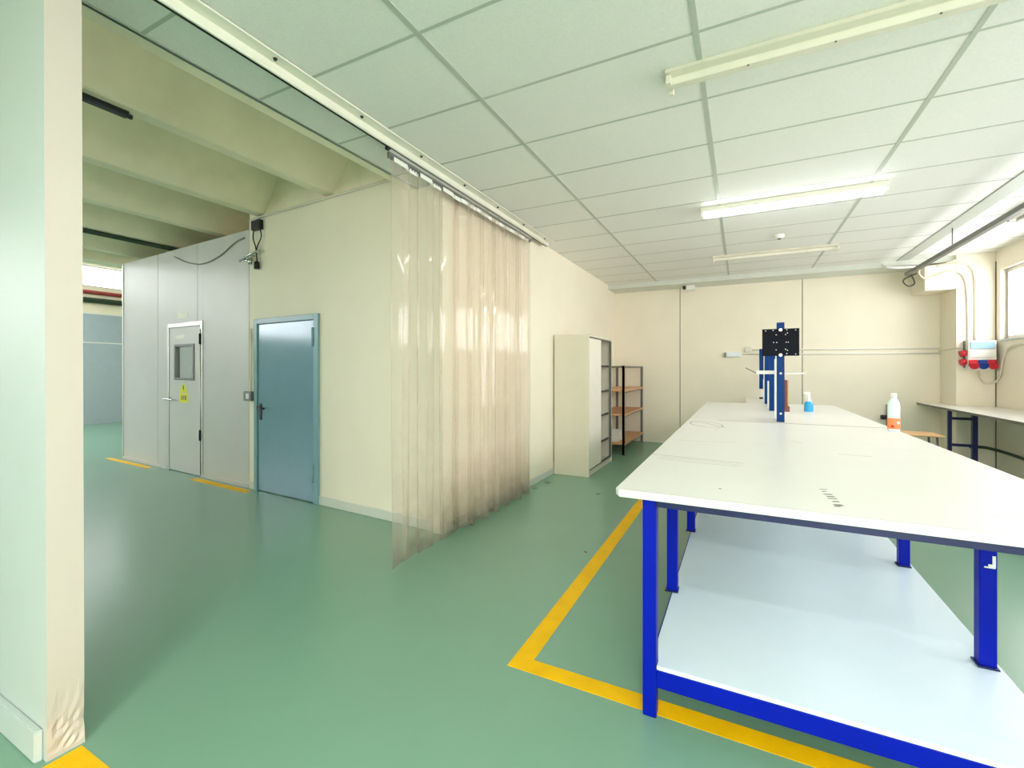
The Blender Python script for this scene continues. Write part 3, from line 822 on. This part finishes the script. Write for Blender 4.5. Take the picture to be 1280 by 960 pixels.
# ------------------------------------------------------------------ ceiling fittings
def batten(y, label, lit, z=ZC, twin=True):
    t = thing('ceiling_light', label, 'ceiling light', (.38, y, z), 0, 'battens under the tiled ceiling')
    w = .75
    mt = M['fix'] if not lit else M['fixwhite']
    b = MB().m(mt)
    if lit:
        b.box(-w, w, -.06, .06, -.05, 0, .006)
    else:
        b.prism([(-.075, 0), (.075, 0), (.085, -.028), (.03, -.03), (.022, -.062), (-.022, -.062), (-.03, -.03), (-.085, -.028)], 'x', -w, w, .002)
    b.build('housing', t)
    if lit:
        MB().m(M['lamp']).prism([(-.05, -.05), (.05, -.05), (.045, -.078), (.025, -.09), (-.025, -.09), (-.045, -.078)], 'x', -w+.03, w-.03, .003).build('diffuser', t)
        for s in (-1, 1): MB().m(M['whitepl']).box(min(s*w, s*(w-.028)), max(s*w, s*(w-.028)), -.055, .055, -.09, -.05, .003).build('end_cap', t)
    else:
        for s in (-1, 1):
            for v in (-1, 1):
                MB().m(M['fix']).box(min(s*(w-.002), s*(w-.03)), max(s*(w-.002), s*(w-.03)), v*.055-.014, v*.055+.014, -.075, -.0295, .004).build('lampholder', t)
        for x in (-.35, .02, .4): MB().m(M['rack']).tube([(x, -.018, -.062), (x, -.018, -.066)], .005, 8).build('screw', t)
    return t
batten(2.64, 'unlit cream batten light without tubes, nearest on the ceiling', False)
batten(4.98, 'lit white fluorescent batten in the middle of the ceiling', True)
batten(7.16, 'unlit small looking batten light nearest the far wall', False)
t = thing('smoke_detector', 'small round white smoke detector on the ceiling tiles', 'smoke detector', (.406, 6.35, ZC))
MB().m(M['whitepl']).lathe([(.0, -.045), (.025, -.043), (.05, -.03), (.055, 0), (.0, 0)]).build('body', t)
MB().m(M['dark']).lathe([(.0, -.052), (.018, -.05), (.02, -.043), (.0, -.043)]).build('sensor', t)

# ------------------------------------------------------------------ fittings on the door wall (local frame of the wall)
cR, sR = math.cos(RW), math.sin(RW)
def WP(x, y, z): return (OW[0]+x*cR-y*sR, OW[1]+x*sR+y*cR, z)
tag(MB().m(M['cableWhite']).tube([(-2.9, -.016, 3.19), (-.1, -.016, 3.185)], .014).build('conduit', loc=OW, rz=RW), 'grey conduit along the top of the wall above the blue door', 'conduit')
t = thing('wall_switch', 'grey switch box on the wall left of the blue door', 'switch', WP(-2.93, 0, 1.1), RW)
MB().m(M['greymetal']).box(-.075, .075, -.05, -.0, -.055, .055, .006).build('box', t)
MB().m(M['alu']).box(-.01, .05, -.056, -.05, -.03, .03, .003).build('rocker', t)
conduit('conduit', 'thin vertical white conduit above the grey switch box', [WP(-2.9, -.015, 1.16), WP(-2.9, -.015, 1.9)], .008, M['cableWhite'])
t = thing('alarm_box', 'small black box with dangling cables high beside the clean room panels', 'alarm box', WP(-2.76, 0, 3.1), RW)
MB().m(M['black']).box(-.085, .085, -.05, 0, -.055, .055, .005).build('box', t)
b = MB().m(M['black']).tube(wirepts([(-.06, -.03, -.05), (-.07, -.03, -.15), (-.02, -.03, -.25), (0, -.03, -.35), (.01, -.03, -.44)]), .008, 6)
b.tube(wirepts([(.07, -.03, -.05), (.09, -.03, -.15), (.02, -.03, -.24), (.0, -.03, -.3)]), .007, 6)
b.build('cable', t)
MB().m(M['black']).tube([(.0, -.03, -.43), (.0, -.03, -.51)], .03, 12).build('plug', t)
t = thing('pipe_valve', 'small steel pipe fitting at the top edge of clean room panels', 'valve', WP(-2.86, 0, 2.74), RW)
MB().m(M['chrome']).tube([(-.2, -.06, -.03), (0, -.06, .02), (.17, -.05, .05)], .014).tube([(-.1, -.06, -.03), (.0, -.06, -.05)], .018).build('pipe', t)
MB().m(M['chrome']).tube([(.04, -.07, -.02), (.04, -.07, -.1)], .025, 12).tube([(.0, -.06, .02), (.0, .0, .02)], .012).build('tap', t)
tag(MB().m(M['seam']).tube(wirepts([(-4.78, -.012, 2.99), (-4.4, -.012, 2.86), (-4.0, -.012, 2.80), (-3.6, -.012, 2.85), (-3.25, -.012, 2.97), (-3.05, -.012, 3.0)]), .008, 6).build('cable', loc=OW, rz=RW), 'thin grey cable sagging across the upper clean room panels', 'cable')
sg = MB().m(M['signyellow']).prism([(-4.66, 1.10), (-4.42, 1.10), (-4.54, 1.25)], 'y', -.002, -.0005)
sg.m(M['black']).prism([(-4.55, 1.20), (-4.53, 1.205), (-4.54, 1.165), (-4.525, 1.168), (-4.55, 1.115), (-4.545, 1.15), (-4.56, 1.15)], 'y', -.003, -.0021)
sg = tag(sg.build('warning_sign', loc=OW, rz=RW), 'yellow warning triangle sticker under the clean room door window', 'sign')
sg = MB().m(M['signyellow']).box(-4.66, -4.42, -.002, -.0005, .965, 1.09)
sg.m(M['ink']).box(-4.6, -4.57, -.003, -.002, 1.0, 1.06).box(-4.55, -4.53, -.003, -.002, 1.0, 1.06).box(-4.51, -4.47, -.003, -.002, 1.0, 1.06)
tag(sg.build('warning_sign', loc=OW, rz=RW), 'yellow rectangular sticker just below the warning triangle', 'sign')
tag(MB().m(M['paper']).prism([(-4.78, 1.885), (-4.5, 1.9), (-4.52, 1.84), (-4.74, 1.84)], 'y', -.002, -.0005).build('paper_notice', loc=OW, rz=RW), 'small white paper notice above the clean room door window', 'notice')
tag(MB().m(M['paper']).box(-4.72, -4.42, -.002, -.0005, 2.12, 2.2).build('paper_notice', loc=OW, rz=RW), 'white paper strip on the panel over the clean room door', 'notice')
t = thing('panel_switch', 'small white control box on the left edge of clean room panels', 'switch', WP(PL-.012, .06, 1.3), RW)
MB().m(M['whitepl']).box(-.06, 0, -.05, .05, -.18, .18, .005).build('box', t)
MB().m(M['greymetal']).box(-.065, -.06, -.02, .02, -.02, .06).build('button', t)

t = thing('cable_tray', 'black tray segment under a concrete rib beside the stub wall', 'cable tray', (-3.84, 1.62, 3.1975))
b = MB().m(M['black']).box(-.03, .03, -1.4, 0, -.02, .019, .008)
b.build('tray', t)
MB().m(M['black']).tube([(0, -.02, -.004), (0, .025, -.004)], .017, 10).build('end_cap', t)
for y in (.4,):
    pass
conduit('pipe', 'dark pipe running along the ribs behind the clean room', [(-7.46, -1, 3.1845), (-7.46, 8.5, 3.1845)], .03, M['pipegreen'])
conduit('pipe', 'red pipe along the far end of the rear hall', [(-14.95, -.6, 3.41), (-14.95, 8.5, 3.41)], .05, M['pipered'])
conduit('pipe', 'dark green pipe under the red pipe in the rear hall', [(-14.93, -.6, 3.2), (-14.93, 8.5, 3.2)], .07, M['pipegreen'])

# ------------------------------------------------------------------ scraps on the floor
for i, (x, y, s, lb) in enumerate([(-2.16, 5.27, .045, 'dark scrap on floor at the wall base next to the cabinet'), (-2.19, 4.95, .03, 'dark scrap on floor just past the end of the strip curtain'),
                                   (-1.46, 5.06, .04, 'dark chip on the open floor in front of the cabinet'), (-1.08, 3.4, .022, 'small dark chip on the floor beside the yellow tape')]):
    b = MB().m(M['grime'])
    pl = [(s*(1 if k % 2 else .6)*math.cos(k*PI/3), s*.5*(1 if k % 3 else .7)*math.sin(k*PI/3)) for k in range(6)]
    b.prism(pl, 'z', 0.0002, .006)
    tag(b.build('floor_scrap', loc=(x, y, 0), rz=i*.7), lb, 'scrap')

# ------------------------------------------------------------------ light
w = bpy.data.worlds.new('daylight'); scene.world = w; w.use_nodes = True
nt = w.node_tree; bg = nt.nodes['Background']
bg.inputs['Color'].default_value = (1.0, .95, 1.0, 1); bg.inputs['Strength'].default_value = 7.0
def portal(loc, rot, sx, sy):
    l = bpy.data.lights.new('window_portal', 'AREA'); l.shape = 'RECTANGLE'; l.size = sx; l.size_y = sy
    l.cycles.is_portal = True
    o = bpy.data.objects.new('window_portal', l); COL.objects.link(o); o.location = loc; o.rotation_euler = rot
for a, c in WIN: portal((XR+.2, (a+c)/2, (ZS+ZH)/2), (0, PI/2, 0), ZH-ZS, c-a)
for a, c, z in ((FW[0][0], FW[0][1], .25), (FW[1][0], FW[1][1], .9)): portal(((a+c)/2, Y0-.19, (z+2.8)/2), (PI/2, 0, 0), c-a, 2.8-z)
portal((-15.15, 2.85, 3.84), (0, -PI/2, 0), .56, 10.1)
portal((-15.15, -2.45, 3.31), (0, -PI/2, 0), 1.62, 2.9)
def fill_lamp(loc, power, sx, sy, col=(1, .98, .94)):  # added fill light with no fitting modelled
    l = bpy.data.lights.new('fill_light', 'AREA'); l.shape = 'RECTANGLE'; l.size = sx; l.size_y = sy; l.energy = power; l.color = col
    o = bpy.data.objects.new('fill_light', l); COL.objects.link(o); o.location = loc
fill_lamp((.38, -.6, ZC-.1), 26, 1.5, .12)  # unseen fill behind the camera, added to brighten the room
fill_lamp((.38, -3.0, ZC-.1), 150, 1.5, .12)  # second unseen fill, added for softer light from behind
fill_lamp((-6.4, 5.0, 2.9), 45, 1.2, .3)  # added fill inside the clean room, brightens the door window
fill_lamp((-12.2, 3.5, 4.3), 110, 3.0, .2)  # unseen fill added to lift the rear hall

# ------------------------------------------------------------------ camera
cam = bpy.data.cameras.new('camera'); co = bpy.data.objects.new('camera', cam); COL.objects.link(co)
cam.sensor_width = 36; cam.sensor_fit = 'HORIZONTAL'; cam.lens = 36*567/1280
cam.shift_y = -18/1280; cam.clip_start = .02; cam.clip_end = 200
co.location = (0, 0, 1.415); co.rotation_euler = (PI/2, 0, math.atan(287/567))
scene.camera = co

scene.view_settings.view_transform = 'Standard'
try: scene.view_settings.look = 'None'
except Exception: pass
scene.view_settings.gamma = 1; scene.view_settings.use_curve_mapping = False
scene.view_settings.exposure = 0.66
cy = scene.cycles
cy.use_denoising = True
cy.transparent_max_bounces = 64; cy.max_bounces = 12; cy.diffuse_bounces = 6; cy.glossy_bounces = 4
cy.caustics_reflective = False; cy.caustics_refractive = False
cy.sample_clamp_indirect = 8
